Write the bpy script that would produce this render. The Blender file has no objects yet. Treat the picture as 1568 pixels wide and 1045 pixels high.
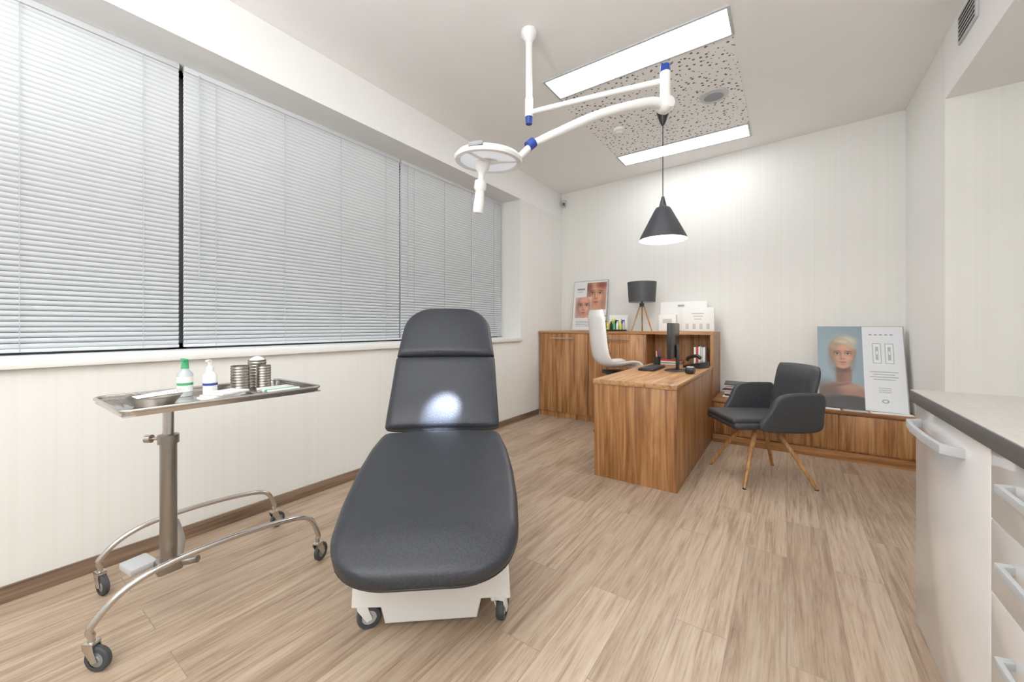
import bpy, bmesh, math, random
import numpy as np
from mathutils import Vector, Matrix
random.seed(4)
SC=bpy.context.scene
COL=SC.collection
YAW=math.radians(35.06)
F=(-math.sin(YAW),math.cos(YAW)); R=(math.cos(YAW),math.sin(YAW))
def W(d,r,z): return (d*F[0]+r*R[0], d*F[1]+r*R[1], z)
CH=3.08   # ceiling
# ---------------- materials
def lin(c):
    return tuple(((x/255)/12.92 if x/255<=0.04045 else (((x/255)+0.055)/1.055)**2.4) for x in c)
def mat(name,col,rough=0.5,metal=0.0,emit=0,emcol=None,coat=0,spec=0.5,trans=0):
    m=bpy.data.materials.new(name); m.use_nodes=True
    b=m.node_tree.nodes['Principled BSDF']
    b.inputs['Base Color'].default_value=(*lin(col),1)
    b.inputs['Roughness'].default_value=rough
    b.inputs['Metallic'].default_value=metal
    b.inputs['Specular IOR Level'].default_value=spec
    b.inputs['Coat Weight'].default_value=coat
    b.inputs['Transmission Weight'].default_value=trans
    if emit:
        b.inputs['Emission Color'].default_value=(*lin(emcol or col),1)
        b.inputs['Emission Strength'].default_value=emit
    return m
def nd(m,t,**k):
    n=m.node_tree.nodes.new(t)
    for a,v in k.items(): setattr(n,a,v)
    return n
def lk(m,a,b): m.node_tree.links.new(a,b)
def ramp(m,stops):
    n=nd(m,'ShaderNodeValToRGB'); cr=n.color_ramp
    while len(cr.elements)<len(stops): cr.elements.new(0.5)
    for e,(p,c) in zip(cr.elements,stops):
        e.position=p; e.color=(*lin(c),1)
    return n
def noisemix(m,scale,cols,bump=0.0,detail=6,rough=0.6,dist=0.0,scalen=1.0):
    """object-space stretched noise -> colour"""
    b=m.node_tree.nodes['Principled BSDF']
    tc=nd(m,'ShaderNodeTexCoord'); mp=nd(m,'ShaderNodeMapping')
    mp.inputs['Scale'].default_value=scale
    lk(m,tc.outputs['Object'],mp.inputs['Vector'])
    n=nd(m,'ShaderNodeTexNoise'); n.inputs['Scale'].default_value=scalen
    n.inputs['Detail'].default_value=detail; n.inputs['Roughness'].default_value=rough
    n.inputs['Distortion'].default_value=dist
    lk(m,mp.outputs[0],n.inputs['Vector'])
    r=ramp(m,cols); lk(m,n.outputs['Fac'],r.inputs['Fac'])
    lk(m,r.outputs['Color'],b.inputs['Base Color'])
    if bump:
        bp=nd(m,'ShaderNodeBump'); bp.inputs['Strength'].default_value=bump; bp.inputs['Distance'].default_value=0.01
        lk(m,n.outputs['Fac'],bp.inputs['Height']); lk(m,bp.outputs[0],b.inputs['Normal'])
    return m
def wood(name,axis,dark=(122,76,40),mid=(170,115,66),light=(200,150,100),rough=0.42):
    m=mat(name,mid,rough); s=[13,13,13]; s[axis]=1.0
    b=m.node_tree.nodes['Principled BSDF']
    tc=nd(m,'ShaderNodeTexCoord'); mp=nd(m,'ShaderNodeMapping'); mp.inputs['Scale'].default_value=s
    lk(m,tc.outputs['Object'],mp.inputs['Vector'])
    n=nd(m,'ShaderNodeTexNoise'); n.inputs['Scale'].default_value=1.0; n.inputs['Detail'].default_value=7; n.inputs['Distortion'].default_value=1.4
    lk(m,mp.outputs[0],n.inputs['Vector'])
    r=ramp(m,[(0.28,dark),(0.47,mid),(0.7,light)])
    lk(m,n.outputs['Fac'],r.inputs['Fac'])
    s2=[70,70,70]; s2[axis]=2.5
    mp2=nd(m,'ShaderNodeMapping'); mp2.inputs['Scale'].default_value=s2
    lk(m,tc.outputs['Object'],mp2.inputs['Vector'])
    n2=nd(m,'ShaderNodeTexNoise'); n2.inputs['Scale'].default_value=1.0; n2.inputs['Detail'].default_value=4
    lk(m,mp2.outputs[0],n2.inputs['Vector'])
    r2=ramp(m,[(0.35,(190,180,170)),(0.6,(255,255,255))]); lk(m,n2.outputs['Fac'],r2.inputs['Fac'])
    mx=nd(m,'ShaderNodeMix',data_type='RGBA',blend_type='MULTIPLY'); mx.inputs[0].default_value=0.7
    lk(m,r.outputs['Color'],mx.inputs[6]); lk(m,r2.outputs['Color'],mx.inputs[7])
    lk(m,mx.outputs[2],b.inputs['Base Color'])
    return m
M={}
M['wall']=noisemix(mat('wallpaper_cream',(239,237,232),0.75),(44,44,0.25),[(0.35,(237,236,231)),(0.5,(239,238,233)),(0.65,(240,239,235))],bump=0.01,detail=2)
M['ceil']=noisemix(mat('ceiling_paint',(245,244,242),0.85),(3,3,3),[(0.3,(244,243,241)),(0.7,(246,245,243))])
M['white']=mat('white_paint',(242,242,240),0.5)
M['gloss']=mat('gloss_white_lacquer',(245,244,243),0.12,coat=0.5)
M['plastic']=mat('white_plastic',(240,240,239),0.3)
M['blue']=mat('blue_plastic',(25,60,150),0.4)
M['black']=mat('black_plastic',(24,24,26),0.4)
M['dgrey']=mat('dark_grey_metal',(62,64,68),0.45)
M['grey']=mat('grey_plastic',(140,142,145),0.45)
M['lgrey']=mat('light_grey',(190,192,194),0.5)
M['steel']=mat('stainless_steel',(200,196,192),0.22,metal=1)
M['steel2']=mat('brushed_steel',(155,149,143),0.34,metal=1)
M['chrome']=mat('chrome',(215,215,218),0.1,metal=1)
M['woodz']=wood('wood_walnut_vertical',2)
M['woody']=wood('wood_walnut_length',1,light=(208,165,118),mid=(188,138,90))
M['woodx']=wood('wood_walnut_cross',0)
M['base']=wood('wood_skirting',1,dark=(104,82,64),mid=(132,108,88),light=(152,128,108))
M['oak']=wood('oak_leg',2,dark=(140,92,48),mid=(178,126,72),light=(200,150,95))
M['vinyl']=noisemix(mat('black_leatherette',(48,50,57),0.42,spec=0.4),(160,160,160),[(0.3,(38,40,46)),(0.7,(51,54,61))],bump=0.12,detail=2)
M['vinyl2']=noisemix(mat('black_upholstery',(48,50,53),0.55),(120,120,120),[(0.3,(41,43,46)),(0.7,(56,58,62))],bump=0.1,detail=2)
M['counter']=noisemix(mat('counter_laminate',(196,189,182),0.4),(60,60,60),[(0.3,(188,180,172)),(0.7,(204,197,189))],detail=3)
M['cedge']=mat('counter_edge',(92,90,90),0.45)
M['slat']=mat('blind_slat',(221,225,229),0.4)
M['cord']=mat('blind_cord',(190,195,198),0.7)
M['led']=mat('led_panel_light',(255,255,255),0.5,emit=10.5,emcol=(247,250,254))
M['led2']=mat('lamp_lens',(225,228,232),0.2,emit=0.35,emcol=(240,245,255))
M['bulb']=mat('lamp_bulb',(255,250,240),0.4,emit=20,emcol=(255,246,232))
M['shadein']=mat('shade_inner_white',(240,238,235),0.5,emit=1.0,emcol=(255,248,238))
M['shade']=mat('charcoal_shade',(60,62,68),0.6)
M['paper']=mat('paper_white',(240,240,238),0.7)
M['papg']=mat('print_grey',(160,162,165),0.7)
M['dark']=mat('dark_gap',(35,33,32),0.8)
M['tyre']=mat('grey_rubber',(60,62,66),0.6)
M['green']=mat('green_cap',(60,170,110),0.4)
M['red']=mat('red_print',(190,60,60),0.5)
M['yel']=mat('yellow_print',(215,215,70),0.5)
M['bottle']=mat('clear_bottle',(225,235,238),0.1,trans=0.35)
M['screen']=mat('monitor_screen',(20,22,28),0.15)
g=mat('window_glass',(200,215,225),0.05,trans=0.9); M['glass']=g
# floor
def floor_mat():
    m=mat('floor_vinyl_planks',(200,175,145),0.4,spec=0.4)
    b=m.node_tree.nodes['Principled BSDF']
    tc=nd(m,'ShaderNodeTexCoord')
    rot=nd(m,'ShaderNodeMapping'); rot.inputs['Rotation'].default_value=(0,0,math.pi/2)
    lk(m,tc.outputs['Object'],rot.inputs['Vector'])
    br=nd(m,'ShaderNodeTexBrick'); br.offset=0.37
    br.inputs['Color1'].default_value=(0,0,0,1); br.inputs['Color2'].default_value=(1,1,1,1)
    br.inputs['Mortar'].default_value=(0.5,0.5,0.5,1)
    br.inputs['Scale'].default_value=1; br.inputs['Mortar Size'].default_value=0.0013
    br.inputs['Brick Width'].default_value=1.2; br.inputs['Row Height'].default_value=0.18
    lk(m,rot.outputs[0],br.inputs['Vector'])
    sep=nd(m,'ShaderNodeSeparateColor'); lk(m,br.outputs['Color'],sep.inputs[0])
    comb=nd(m,'ShaderNodeCombineXYZ')
    mul=nd(m,'ShaderNodeMath',operation='MULTIPLY'); mul.inputs[1].default_value=37
    lk(m,sep.outputs[0],mul.inputs[0]); lk(m,mul.outputs[0],comb.inputs[2]); lk(m,mul.outputs[0],comb.inputs[1])
    def streak(sc,det,rg,dist):
        mp=nd(m,'ShaderNodeMapping'); mp.inputs['Scale'].default_value=sc
        add=nd(m,'ShaderNodeVectorMath',operation='ADD')
        lk(m,tc.outputs['Object'],mp.inputs['Vector']); lk(m,mp.outputs[0],add.inputs[0]); lk(m,comb.outputs[0],add.inputs[1])
        n=nd(m,'ShaderNodeTexNoise'); n.inputs['Scale'].default_value=1; n.inputs['Detail'].default_value=det
        n.inputs['Roughness'].default_value=rg; n.inputs['Distortion'].default_value=dist
        lk(m,add.outputs[0],n.inputs['Vector']); return n
    n=streak((32,1.7,1),10,0.74,0.7)
    nb=streak((10,0.9,1),4,0.55,0.6)
    nf=streak((120,5,1),3,0.6,0.2)
    a1=nd(m,'ShaderNodeMath',operation='MULTIPLY_ADD'); a1.inputs[1].default_value=0.50
    a2=nd(m,'ShaderNodeMath',operation='MULTIPLY_ADD'); a2.inputs[1].default_value=0.25
    a3=nd(m,'ShaderNodeMath',operation='MULTIPLY'); a3.inputs[1].default_value=0.25
    lk(m,nf.outputs['Fac'],a3.inputs[0]); lk(m,nb.outputs['Fac'],a2.inputs[0]); lk(m,a3.outputs[0],a2.inputs[2])
    lk(m,n.outputs['Fac'],a1.inputs[0]); lk(m,a2.outputs[0],a1.inputs[2])
    r=ramp(m,[(0.36,(130,106,87)),(0.44,(162,138,116)),(0.51,(185,163,141)),(0.62,(202,184,164))])
    lk(m,a1.outputs[0],r.inputs['Fac'])
    r2=ramp(m,[(0,(228,223,218)),(1,(255,254,252))]); lk(m,sep.outputs[0],r2.inputs['Fac'])
    mx=nd(m,'ShaderNodeMix',data_type='RGBA',blend_type='MULTIPLY'); mx.inputs[0].default_value=1
    lk(m,r.outputs['Color'],mx.inputs[6]); lk(m,r2.outputs['Color'],mx.inputs[7])
    mx2=nd(m,'ShaderNodeMix',data_type='RGBA'); 
    ms=nd(m,'ShaderNodeMath',operation='MULTIPLY'); ms.inputs[1].default_value=0.5
    lk(m,br.outputs['Fac'],ms.inputs[0]); lk(m,ms.outputs[0],mx2.inputs[0])
    lk(m,mx.outputs[2],mx2.inputs[6]); mx2.inputs[7].default_value=(*lin((110,88,70)),1)
    lk(m,mx2.outputs[2],b.inputs['Base Color'])
    bp=nd(m,'ShaderNodeBump'); bp.inputs['Strength'].default_value=0.15; bp.inputs['Distance'].default_value=0.005
    lk(m,n.outputs['Fac'],bp.inputs['Height']); lk(m,bp.outputs[0],b.inputs['Normal'])
    return m
M['floor']=floor_mat()
def perf_mat():
    m=mat('perforated_tile',(236,234,231),0.8)
    b=m.node_tree.nodes['Principled BSDF']
    tc=nd(m,'ShaderNodeTexCoord')
    v=nd(m,'ShaderNodeTexVoronoi'); v.voronoi_dimensions='2D'; v.inputs['Scale'].default_value=22
    lk(m,tc.outputs['Object'],v.inputs['Vector'])
    sep=nd(m,'ShaderNodeSeparateColor'); lk(m,v.outputs['Color'],sep.inputs[0])
    mu=nd(m,'ShaderNodeMath',operation='MULTIPLY_ADD'); mu.inputs[1].default_value=0.16; mu.inputs[2].default_value=0.08
    lk(m,sep.outputs[0],mu.inputs[0])
    lt=nd(m,'ShaderNodeMath',operation='LESS_THAN'); lk(m,v.outputs['Distance'],lt.inputs[0]); lk(m,mu.outputs[0],lt.inputs[1])
    mx=nd(m,'ShaderNodeMix',data_type='RGBA'); lk(m,lt.outputs[0],mx.inputs[0])
    mx.inputs[6].default_value=(*lin((246,245,243)),1); mx.inputs[7].default_value=(*lin((112,102,92)),1)
    lk(m,mx.outputs[2],b.inputs['Base Color'])
    return m
M['perf']=perf_mat()
# ---------------- mesh helpers
def link(name,me,mt,parent,smooth=True,ang=35):
    if mt is not None: me.materials.append(mt)
    if smooth:
        me.polygons.foreach_set('use_smooth',[True]*len(me.polygons))
        me.set_sharp_from_angle(angle=math.radians(ang))
    o=bpy.data.objects.new(name,me); COL.objects.link(o)
    if parent is not None: o.parent=parent
    return o
def empty(name,loc=(0,0,0),rz=0):
    o=bpy.data.objects.new(name,None); COL.objects.link(o)
    o.location=loc; o.rotation_euler=(0,0,rz); o.empty_display_size=0.1
    return o
def frombm(name,bm,mt,parent,smooth=True,ang=35):
    bmesh.ops.recalc_face_normals(bm,faces=bm.faces)
    me=bpy.data.meshes.new(name); bm.to_mesh(me); bm.free()
    return link(name,me,mt,parent,smooth,ang)
def rbox(name,c,s,mt,parent=None,bev=0.004,rot=None,seg=2):
    bm=bmesh.new(); bmesh.ops.create_cube(bm,size=1)
    bmesh.ops.scale(bm,vec=s,verts=bm.verts)
    if bev: bmesh.ops.bevel(bm,geom=bm.edges[:],offset=min(bev,min(s)*0.45),segments=seg,affect='EDGES',profile=0.5)
    if rot is not None:
        bmesh.ops.rotate(bm,cent=(0,0,0),matrix=Matrix.Rotation(rot[0],3,'X'),verts=bm.verts)
        bmesh.ops.rotate(bm,cent=(0,0,0),matrix=Matrix.Rotation(rot[1],3,'Y'),verts=bm.verts)
        bmesh.ops.rotate(bm,cent=(0,0,0),matrix=Matrix.Rotation(rot[2],3,'Z'),verts=bm.verts)
    bmesh.ops.translate(bm,vec=c,verts=bm.verts)
    return frombm(name,bm,mt,parent)
def bx(name,x0,x1,y0,y1,z0,z1,mt,parent=None,bev=0.0):
    return rbox(name,((x0+x1)/2,(y0+y1)/2,(z0+z1)/2),(x1-x0,y1-y0,z1-z0),mt,parent,bev)
def cyl(name,p1,p2,r1,r2,mt,parent=None,seg=28,bev=0):
    p1=Vector(p1);p2=Vector(p2);d=p2-p1
    bm=bmesh.new(); bmesh.ops.create_cone(bm,cap_ends=True,segments=seg,radius1=r1,radius2=r2,depth=d.length)
    q=d.to_track_quat('Z','Y').to_matrix()
    bmesh.ops.rotate(bm,cent=(0,0,0),matrix=q,verts=bm.verts)
    bmesh.ops.translate(bm,vec=(p1+p2)/2,verts=bm.verts)
    return frombm(name,bm,mt,parent,ang=40)
def lathe(name,prof,c,mt,parent=None,seg=40,axis=None,close=False):
    bm=bmesh.new(); rings=[]
    for (r,z) in prof:
        if r<1e-5: rings.append([bm.verts.new((0,0,z))])
        else: rings.append([bm.verts.new((r*math.cos(2*math.pi*k/seg),r*math.sin(2*math.pi*k/seg),z)) for k in range(seg)])
    for a,b in zip(rings[:-1],rings[1:]):
        for k in range(seg):
            k2=(k+1)%seg
            if len(a)==1 and len(b)==1: continue
            if len(a)==1: bm.faces.new((a[0],b[k],b[k2]))
            elif len(b)==1: bm.faces.new((a[k],b[0],a[k2]))
            else: bm.faces.new((a[k],b[k],b[k2],a[k2]))
    if axis is not None:
        q=Vector(axis).to_track_quat('Z','Y').to_matrix()
        bmesh.ops.rotate(bm,cent=(0,0,0),matrix=q,verts=bm.verts)
    bmesh.ops.translate(bm,vec=c,verts=bm.verts)
    return frombm(name,bm,mt,parent,ang=40)
def catmull(pts,n=8):
    P=[Vector(p) for p in pts]; P=[P[0]*2-P[1]]+P+[P[-1]*2-P[-2]]; out=[]
    for i in range(1,len(P)-2):
        for k in range(n):
            t=k/n; a,b,c,d=P[i-1],P[i],P[i+1],P[i+2]
            out.append(0.5*((2*b)+(c-a)*t+(2*a-5*b+4*c-d)*t*t+(3*b-a-3*c+d)*t**3))
    out.append(P[-2]); return out
def tube(name,pts,r,mt,parent=None,smooth=True,seg=14,cyc=False,n=8):
    P=catmull(pts,n) if smooth else [Vector(p) for p in pts]
    rr=r if isinstance(r,(list,tuple)) else None
    bm=bmesh.new(); rings=[]; up=None
    N=len(P)
    for i,p in enumerate(P):
        if cyc: t=(P[(i+1)%N]-P[i-1]).normalized()
        else: t=(P[min(i+1,N-1)]-P[max(i-1,0)]).normalized()
        if up is None:
            up=Vector((0,0,1)) if abs(t.z)<0.9 else Vector((1,0,0))
        a=t.cross(up).normalized(); up=a.cross(t).normalized()
        rad=r if rr is None else rr[0]+(rr[1]-rr[0])*i/(N-1)
        rings.append([bm.verts.new(p+rad*(math.cos(2*math.pi*k/seg)*a+math.sin(2*math.pi*k/seg)*up)) for k in range(seg)])
    rng=range(N) if cyc else range(N-1)
    for i in rng:
        A=rings[i];B=rings[(i+1)%N]
        for k in range(seg): bm.faces.new((A[k],B[k],B[(k+1)%seg],A[(k+1)%seg]))
    if not cyc: bm.faces.new(rings[0]); bm.faces.new(rings[-1])
    return frombm(name,bm,mt,parent,ang=50)
def extr(name,outline,org,ax,ay,th,mt,parent=None,bev=0.0,seg=3):
    """outline 2D in plane (ax,ay) at org, thickness th centred along normal"""
    ax=Vector(ax);ay=Vector(ay);n=ax.cross(ay).normalized();org=Vector(org)
    bm=bmesh.new()
    A=[bm.verts.new(org+ax*p[0]+ay*p[1]-n*th/2) for p in outline]
    B=[bm.verts.new(org+ax*p[0]+ay*p[1]+n*th/2) for p in outline]
    bm.faces.new(A); bm.faces.new(B); L=len(A)
    for i in range(L): bm.faces.new((A[i],A[(i+1)%L],B[(i+1)%L],B[i]))
    bmesh.ops.recalc_face_normals(bm,faces=bm.faces)
    if bev:
        es=[e for e in bm.edges if (e.verts[0] in A)==(e.verts[1] in A)]
        bmesh.ops.bevel(bm,geom=es,offset=bev,segments=seg,affect='EDGES',profile=0.5)
    return frombm(name,bm,mt,parent,ang=40)
def prism(name,poly,z0,z1,mt,parent=None):
    return extr(name,poly,(0,0,(z0+z1)/2),(1,0,0),(0,1,0),z1-z0,mt,parent)
def smoothpoly(pts,n=6):
    P=[Vector((p[0],p[1],0)) for p in pts]; L=len(P); out=[]
    for i in range(L):
        a,b,c,d=P[i-1],P[i],P[(i+1)%L],P[(i+2)%L]
        for k in range(n):
            t=k/n; v=0.5*((2*b)+(c-a)*t+(2*a-5*b+4*c-d)*t*t+(3*b-a-3*c+d)*t**3); out.append((v.x,v.y))
    return out
def picture(name,org,ax,ay,w,h,fn,parent,nx=150,ny=190):
    """printed flat picture: org = lower-left; ax, ay unit vectors"""
    org=np.array(org);ax=np.array(ax);ay=np.array(ay)
    u,v=np.meshgrid(np.linspace(0,1,nx),np.linspace(0,1,ny))
    X=u*w;Y=v*h
    co=org+X[...,None]*ax+Y[...,None]*ay
    rgb=fn(X,Y)
    me=bpy.data.meshes.new(name)
    idx=np.arange(nx*ny).reshape(ny,nx)
    faces=np.stack([idx[:-1,:-1],idx[:-1,1:],idx[1:,1:],idx[1:,:-1]],-1).reshape(-1,4)
    me.from_pydata(co.reshape(-1,3).tolist(),[],faces.tolist())
    at=me.color_attributes.new('Col','FLOAT_COLOR','POINT')
    c=rgb.reshape(-1,3)/255.0
    c=np.where(c<=0.04045,c/12.92,((c+0.055)/1.055)**2.4)
    buf=np.concatenate([c,np.ones((len(c),1))],1).astype(np.float32)
    at.data.foreach_set('color',buf.ravel())
    m=mat(name+'_print',(255,255,255),0.35)
    a=nd(m,'ShaderNodeAttribute'); a.attribute_name='Col'
    lk(m,a.outputs['Color'],m.node_tree.nodes['Principled BSDF'].inputs['Base Color'])
    return link(name,me,m,parent,smooth=False)
def sstep(e0,e1,x):
    t=np.clip((x-e0)/(e1-e0),0,1); return t*t*(3-2*t)
class Paint:
    def __init__(s,X,Y,bg): s.X=X;s.Y=Y;s.c=np.ones(X.shape+(3,))*np.array(bg,float)
    def mix(s,m,col): s.c=s.c*(1-m[...,None])+np.array(col,float)*m[...,None]
    def ell(s,cx,cy,rx,ry,col,soft=0.12,a=1,rot=0,clip=None):
        dx=s.X-cx;dy=s.Y-cy;c=math.cos(rot);q=math.sin(rot)
        x=(dx*c+dy*q)/rx;y=(-dx*q+dy*c)/ry
        m=(1-sstep(1-soft,1+soft,np.sqrt(x*x+y*y)))*a
        if clip is not None: m=m*clip
        s.mix(m,col)
    def rect(s,x0,x1,y0,y1,col,a=1):
        e=0.0025
        m=sstep(x0-e,x0+e,s.X)*(1-sstep(x1-e,x1+e,s.X))*sstep(y0-e,y0+e,s.Y)*(1-sstep(y1-e,y1+e,s.Y))*a
        s.mix(m,col)
def face(P,cx,cy,s,skin=(214,168,142),clip=None):
    dk=tuple(int(c*0.62) for c in skin); lt=tuple(min(255,int(c*1.16)) for c in skin)
    e=lambda *a,**k: P.ell(*a,clip=clip,**k)
    e(cx,cy+.10*s,0.62*s,0.82*s,skin,soft=0.06)
    e(cx,cy-0.36*s,0.47*s,0.60*s,skin,soft=0.12)
    e(cx-0.50*s,cy-0.15*s,0.24*s,0.8*s,dk,soft=0.9,a=0.5)
    e(cx+0.52*s,cy-0.35*s,0.16*s,0.7*s,dk,soft=0.9,a=0.4)
    e(cx+0.08*s,cy+0.52*s,0.36*s,0.20*s,lt,soft=0.9,a=0.5)
    e(cx+0.32*s,cy-0.2*s,0.18*s,0.2*s,lt,soft=0.9,a=0.6)
    e(cx-0.28*s,cy-0.22*s,0.15*s,0.16*s,lt,soft=0.9,a=0.4)
    for sg in (-1,1):
        e(cx+sg*0.28*s,cy+0.13*s,0.19*s,0.11*s,dk,soft=0.9,a=0.6)
        e(cx+sg*0.28*s,cy+0.09*s,0.115*s,0.042*s,(218,212,206),soft=0.3)
        e(cx+sg*0.28*s,cy+0.095*s,0.055*s,0.05*s,(34,36,42),soft=0.3)
        e(cx+sg*0.28*s,cy+0.138*s,0.15*s,0.022*s,(40,28,25),soft=0.6)
        e(cx+sg*0.30*s,cy+0.27*s,0.19*s,0.030*s,(96,72,58),soft=0.8,rot=-sg*0.12)
    e(cx-0.09*s,cy-0.04*s,0.05*s,0.24*s,dk,soft=0.9,a=0.4)
    e(cx+0.02*s,cy-0.05*s,0.035*s,0.2*s,lt,soft=0.9,a=0.6)
    e(cx,cy-0.26*s,0.12*s,0.05*s,dk,soft=0.9,a=0.4)
    for sg in (-1,1): e(cx+sg*.06*s,cy-0.285*s,0.03*s,0.016*s,(80,48,40),soft=0.6,a=0.9)
    e(cx,cy-0.50*s,0.18*s,0.045*s,(166,88,82),soft=0.4)
    e(cx,cy-0.565*s,0.13*s,0.045*s,(190,112,102),soft=0.5)
    e(cx,cy-0.515*s,0.17*s,0.011*s,(90,44,42),soft=0.6)
    e(cx,cy-0.67*s,0.12*s,0.03*s,dk,soft=0.9,a=0.45)
# ---------------- ROOM
LX=-2.69; RX=0.86; BY=-1.6; NX=1.28
yw=lambda x: 5.1-0.0704*(x+2.69)   # far wall line
prism('floor',[(-3.3,BY-.1),(NX+.2,BY-.1),(NX+.2,5.4),(-3.3,5.4)],-0.1,0,M['floor'])
prism('ceiling',[(-3.3,BY-.1),(NX+.2,BY-.1),(NX+.2,5.4),(-3.3,5.4)],CH,CH+.1,M['ceil'])
wl=empty('wall_left')
bx('lower',-3.15,LX,BY,5.4,0.0,0.975,M['wall'],wl)
bx('upper',-3.15,LX,BY,5.4,2.73,CH,M['ceil'],wl)
bx('pier_far',-3.15,LX,4.02,5.4,0.975,2.73,M['wall'],wl)
bx('pier_near',-3.15,LX,BY,-0.86,0.975,2.73,M['wall'],wl)
wf=prism('wall_far',[(-2.69,yw(-2.69)),(RX+.4,yw(RX+.4)),(RX+.4,5.4),(-2.69,5.4)],0,CH,M['wall'])
wr=empty('wall_right')
bx('far_pier',RX,NX+.2,3.786,5.4,0,CH,M['wall'],wr)
bx('lintel',RX,NX+.2,BY,3.786,2.67,CH,M['ceil'],wr)
bx('niche_back',NX,NX+.2,BY,3.786,0,2.67,M['wall'],wr)
bx('wall_back',-3.15,NX+.2,BY-.1,BY,0,CH,M['wall'])
bx('baseboard_left',LX,LX+.014,BY,4.43,0,0.07,M['base'])
bx('baseboard_right',RX-.012,RX,3.786,4.41,0,0.07,M['base'])
bx('baseboard_back',-2.67,NX,BY,BY+.014,0,0.07,M['base'])
rbox('window_sill',((-3.03+LX+.03)/2,1.585,1.0),(LX+.03+3.03,4.87,0.045),M['white'],None,0.006)
# windows
secs=[(-0.84,0.784),(0.784,2.41),(2.41,4.02)]
for i,(a,b) in enumerate(secs):
    e=empty('window_%d'%(i+1))
    bx('glass',-3.10,-3.09,a+.04,b-.04,1.03,2.69,M['glass'],e)
    bx('frame_top',-3.13,-3.05,a,b,2.68,2.73,M['dgrey'],e,0.003)
    bx('frame_bottom',-3.13,-3.05,a,b,1.0,1.06,M['dgrey'],e,0.003)
    bx('frame_side_1',-3.13,-3.05,a,a+.05,1.0,2.73,M['dgrey'],e,0.003)
    bx('frame_side_2',-3.13,-3.05,b-.05,b,1.0,2.73,M['dgrey'],e,0.003)
for i,(a,b) in enumerate(secs):
    e=empty('venetian_blind')
    y0=a+(0.004 if i==0 else 0.012); y1=b-(0.010 if i==0 else (0.006 if i==1 else 0.02))
    if i==2: y0=a+.006
    bx('headrail',-3.0,-2.965,y0,y1,2.695,2.728,M['slat'],e,0.003)
    bx('bottom_rail',-2.995,-2.97,y0,y1,1.035,1.052,M['slat'],e,0.003)
    bm=bmesh.new(); th=math.radians(63)
    z=1.065
    while z<2.69:
        pv=[]
        for k in range(4):
            t=(k/3-0.5)*0.026; crown=0.0024*(1-(2*(k/3)-1)**2)
            x=-2.983+t*math.cos(th)+crown*math.sin(th); zz=z+t*math.sin(th)-crown*math.cos(th)
            pv.append((bm.verts.new((x,y0,zz)),bm.verts.new((x,y1,zz))))
        for k in range(3): bm.faces.new((pv[k][0],pv[k+1][0],pv[k+1][1],pv[k][1]))
        z+=0.0262
    frombm('slats',bm,M['slat'],e)
    L=y1-y0
    for j,f in enumerate((0.1,0.36,0.63,0.9)):
        cyl('cord_%d'%j,(-2.967,y0+f*L,1.04),(-2.967,y0+f*L,2.70),0.0015,0.0015,M['cord'],e,seg=6)
    cyl('wand',(-2.955,y0+0.07,1.45),(-2.955,y0+0.07,2.70),0.003,0.003,M['cord'],e,seg=8)
# ceiling lights & panel
def ledpanel(x0,x1,y0,y1):
    e=empty('ceiling_led_panel')
    fr=0.018;zt=CH;zb=CH-.012
    bx('frame_1',x0,x1,y0,y0+fr,zb,zt,M['lgrey'],e,.002); bx('frame_2',x0,x1,y1-fr,y1,zb,zt,M['lgrey'],e,.002)
    bx('frame_3',x0,x0+fr,y0+fr,y1-fr,zb,zt,M['lgrey'],e,.002); bx('frame_4',x1-fr,x1,y0+fr,y1-fr,zb,zt,M['lgrey'],e,.002)
    bx('diffuser',x0+fr,x1-fr,y0+fr,y1-fr,CH-.008,CH-.001,M['led'],e)
ledpanel(-1.57,-0.28,2.65,2.94)
ledpanel(-1.58,-0.29,4.30,4.60)
ledpanel(-1.57,-0.28,0.55,0.85)  # added panel above the view, brightens the room
ledpanel(-1.57,-0.28,-0.95,-0.65)  # added panel behind the camera, extra fill for even light
# added fill lights behind the camera, modelled as floor uplighters to lift the ceiling
for k,(x,y) in enumerate([(-1.1,-1.2),(0.45,-1.35)]):
    e=empty('added_fill_uplighter',(x,y,0))
    lathe('foot',[(0,0),(.14,0),(.14,.02),(.02,.03),(0,.03)],(0,0,0),M['steel2'],e)
    cyl('pole',(0,0,.02),(0,0,1.72),.012,.012,M['steel2'],e)
    lathe('bowl',[(0,1.70),(.04,1.70),(.12,1.74),(.17,1.80),(.165,1.80),(.115,1.75),(.0,1.72)],(0,0,0),M['white'],e)
    a=bpy.data.lights.new('added_uplight','AREA'); a.shape='DISK'; a.size=.26; a.energy=62; a.color=(.96,.98,1)
    ao=bpy.data.objects.new('added_uplight_obj',a); COL.objects.link(ao); ao.parent=e; ao.location=(0,0,1.79); ao.rotation_euler=(math.pi,0,0)
bx('ceiling_perforated_panel',-1.58,-0.29,2.945,4.295,CH-.006,CH,M['perf'],None)
e=empty('ceiling_air_vent',(-0.496,3.616,CH-.006))
lathe('ring',[(0.0,-.004),(0.07,-.006),(0.072,-.02),(0.105,-.012),(0.108,0)],(0,0,0),M['lgrey'],e)
lathe('core',[(0,-.012),(0.066,-.012),(0.068,-.004)],(0,0,0),M['grey'],e)
e=empty('smoke_detector',(-1.333,3.71,CH-.006))
lathe('body',[(0,-.045),(0.025,-.045),(0.03,-.03),(0.05,-.022),(0.055,0)],(0,0,0),M['plastic'],e)
e=empty('wall_vent_grille')
bx('frame',RX-.012,RX,3.22,3.50,2.86,3.03,M['lgrey'],e,.003)
for k in range(6): bx('slot_%d'%k,RX-.014,RX-.011,3.24,3.48,2.877+k*.025,2.888+k*.025,M['dark'],e)
e=empty('motion_sensor')
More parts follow.
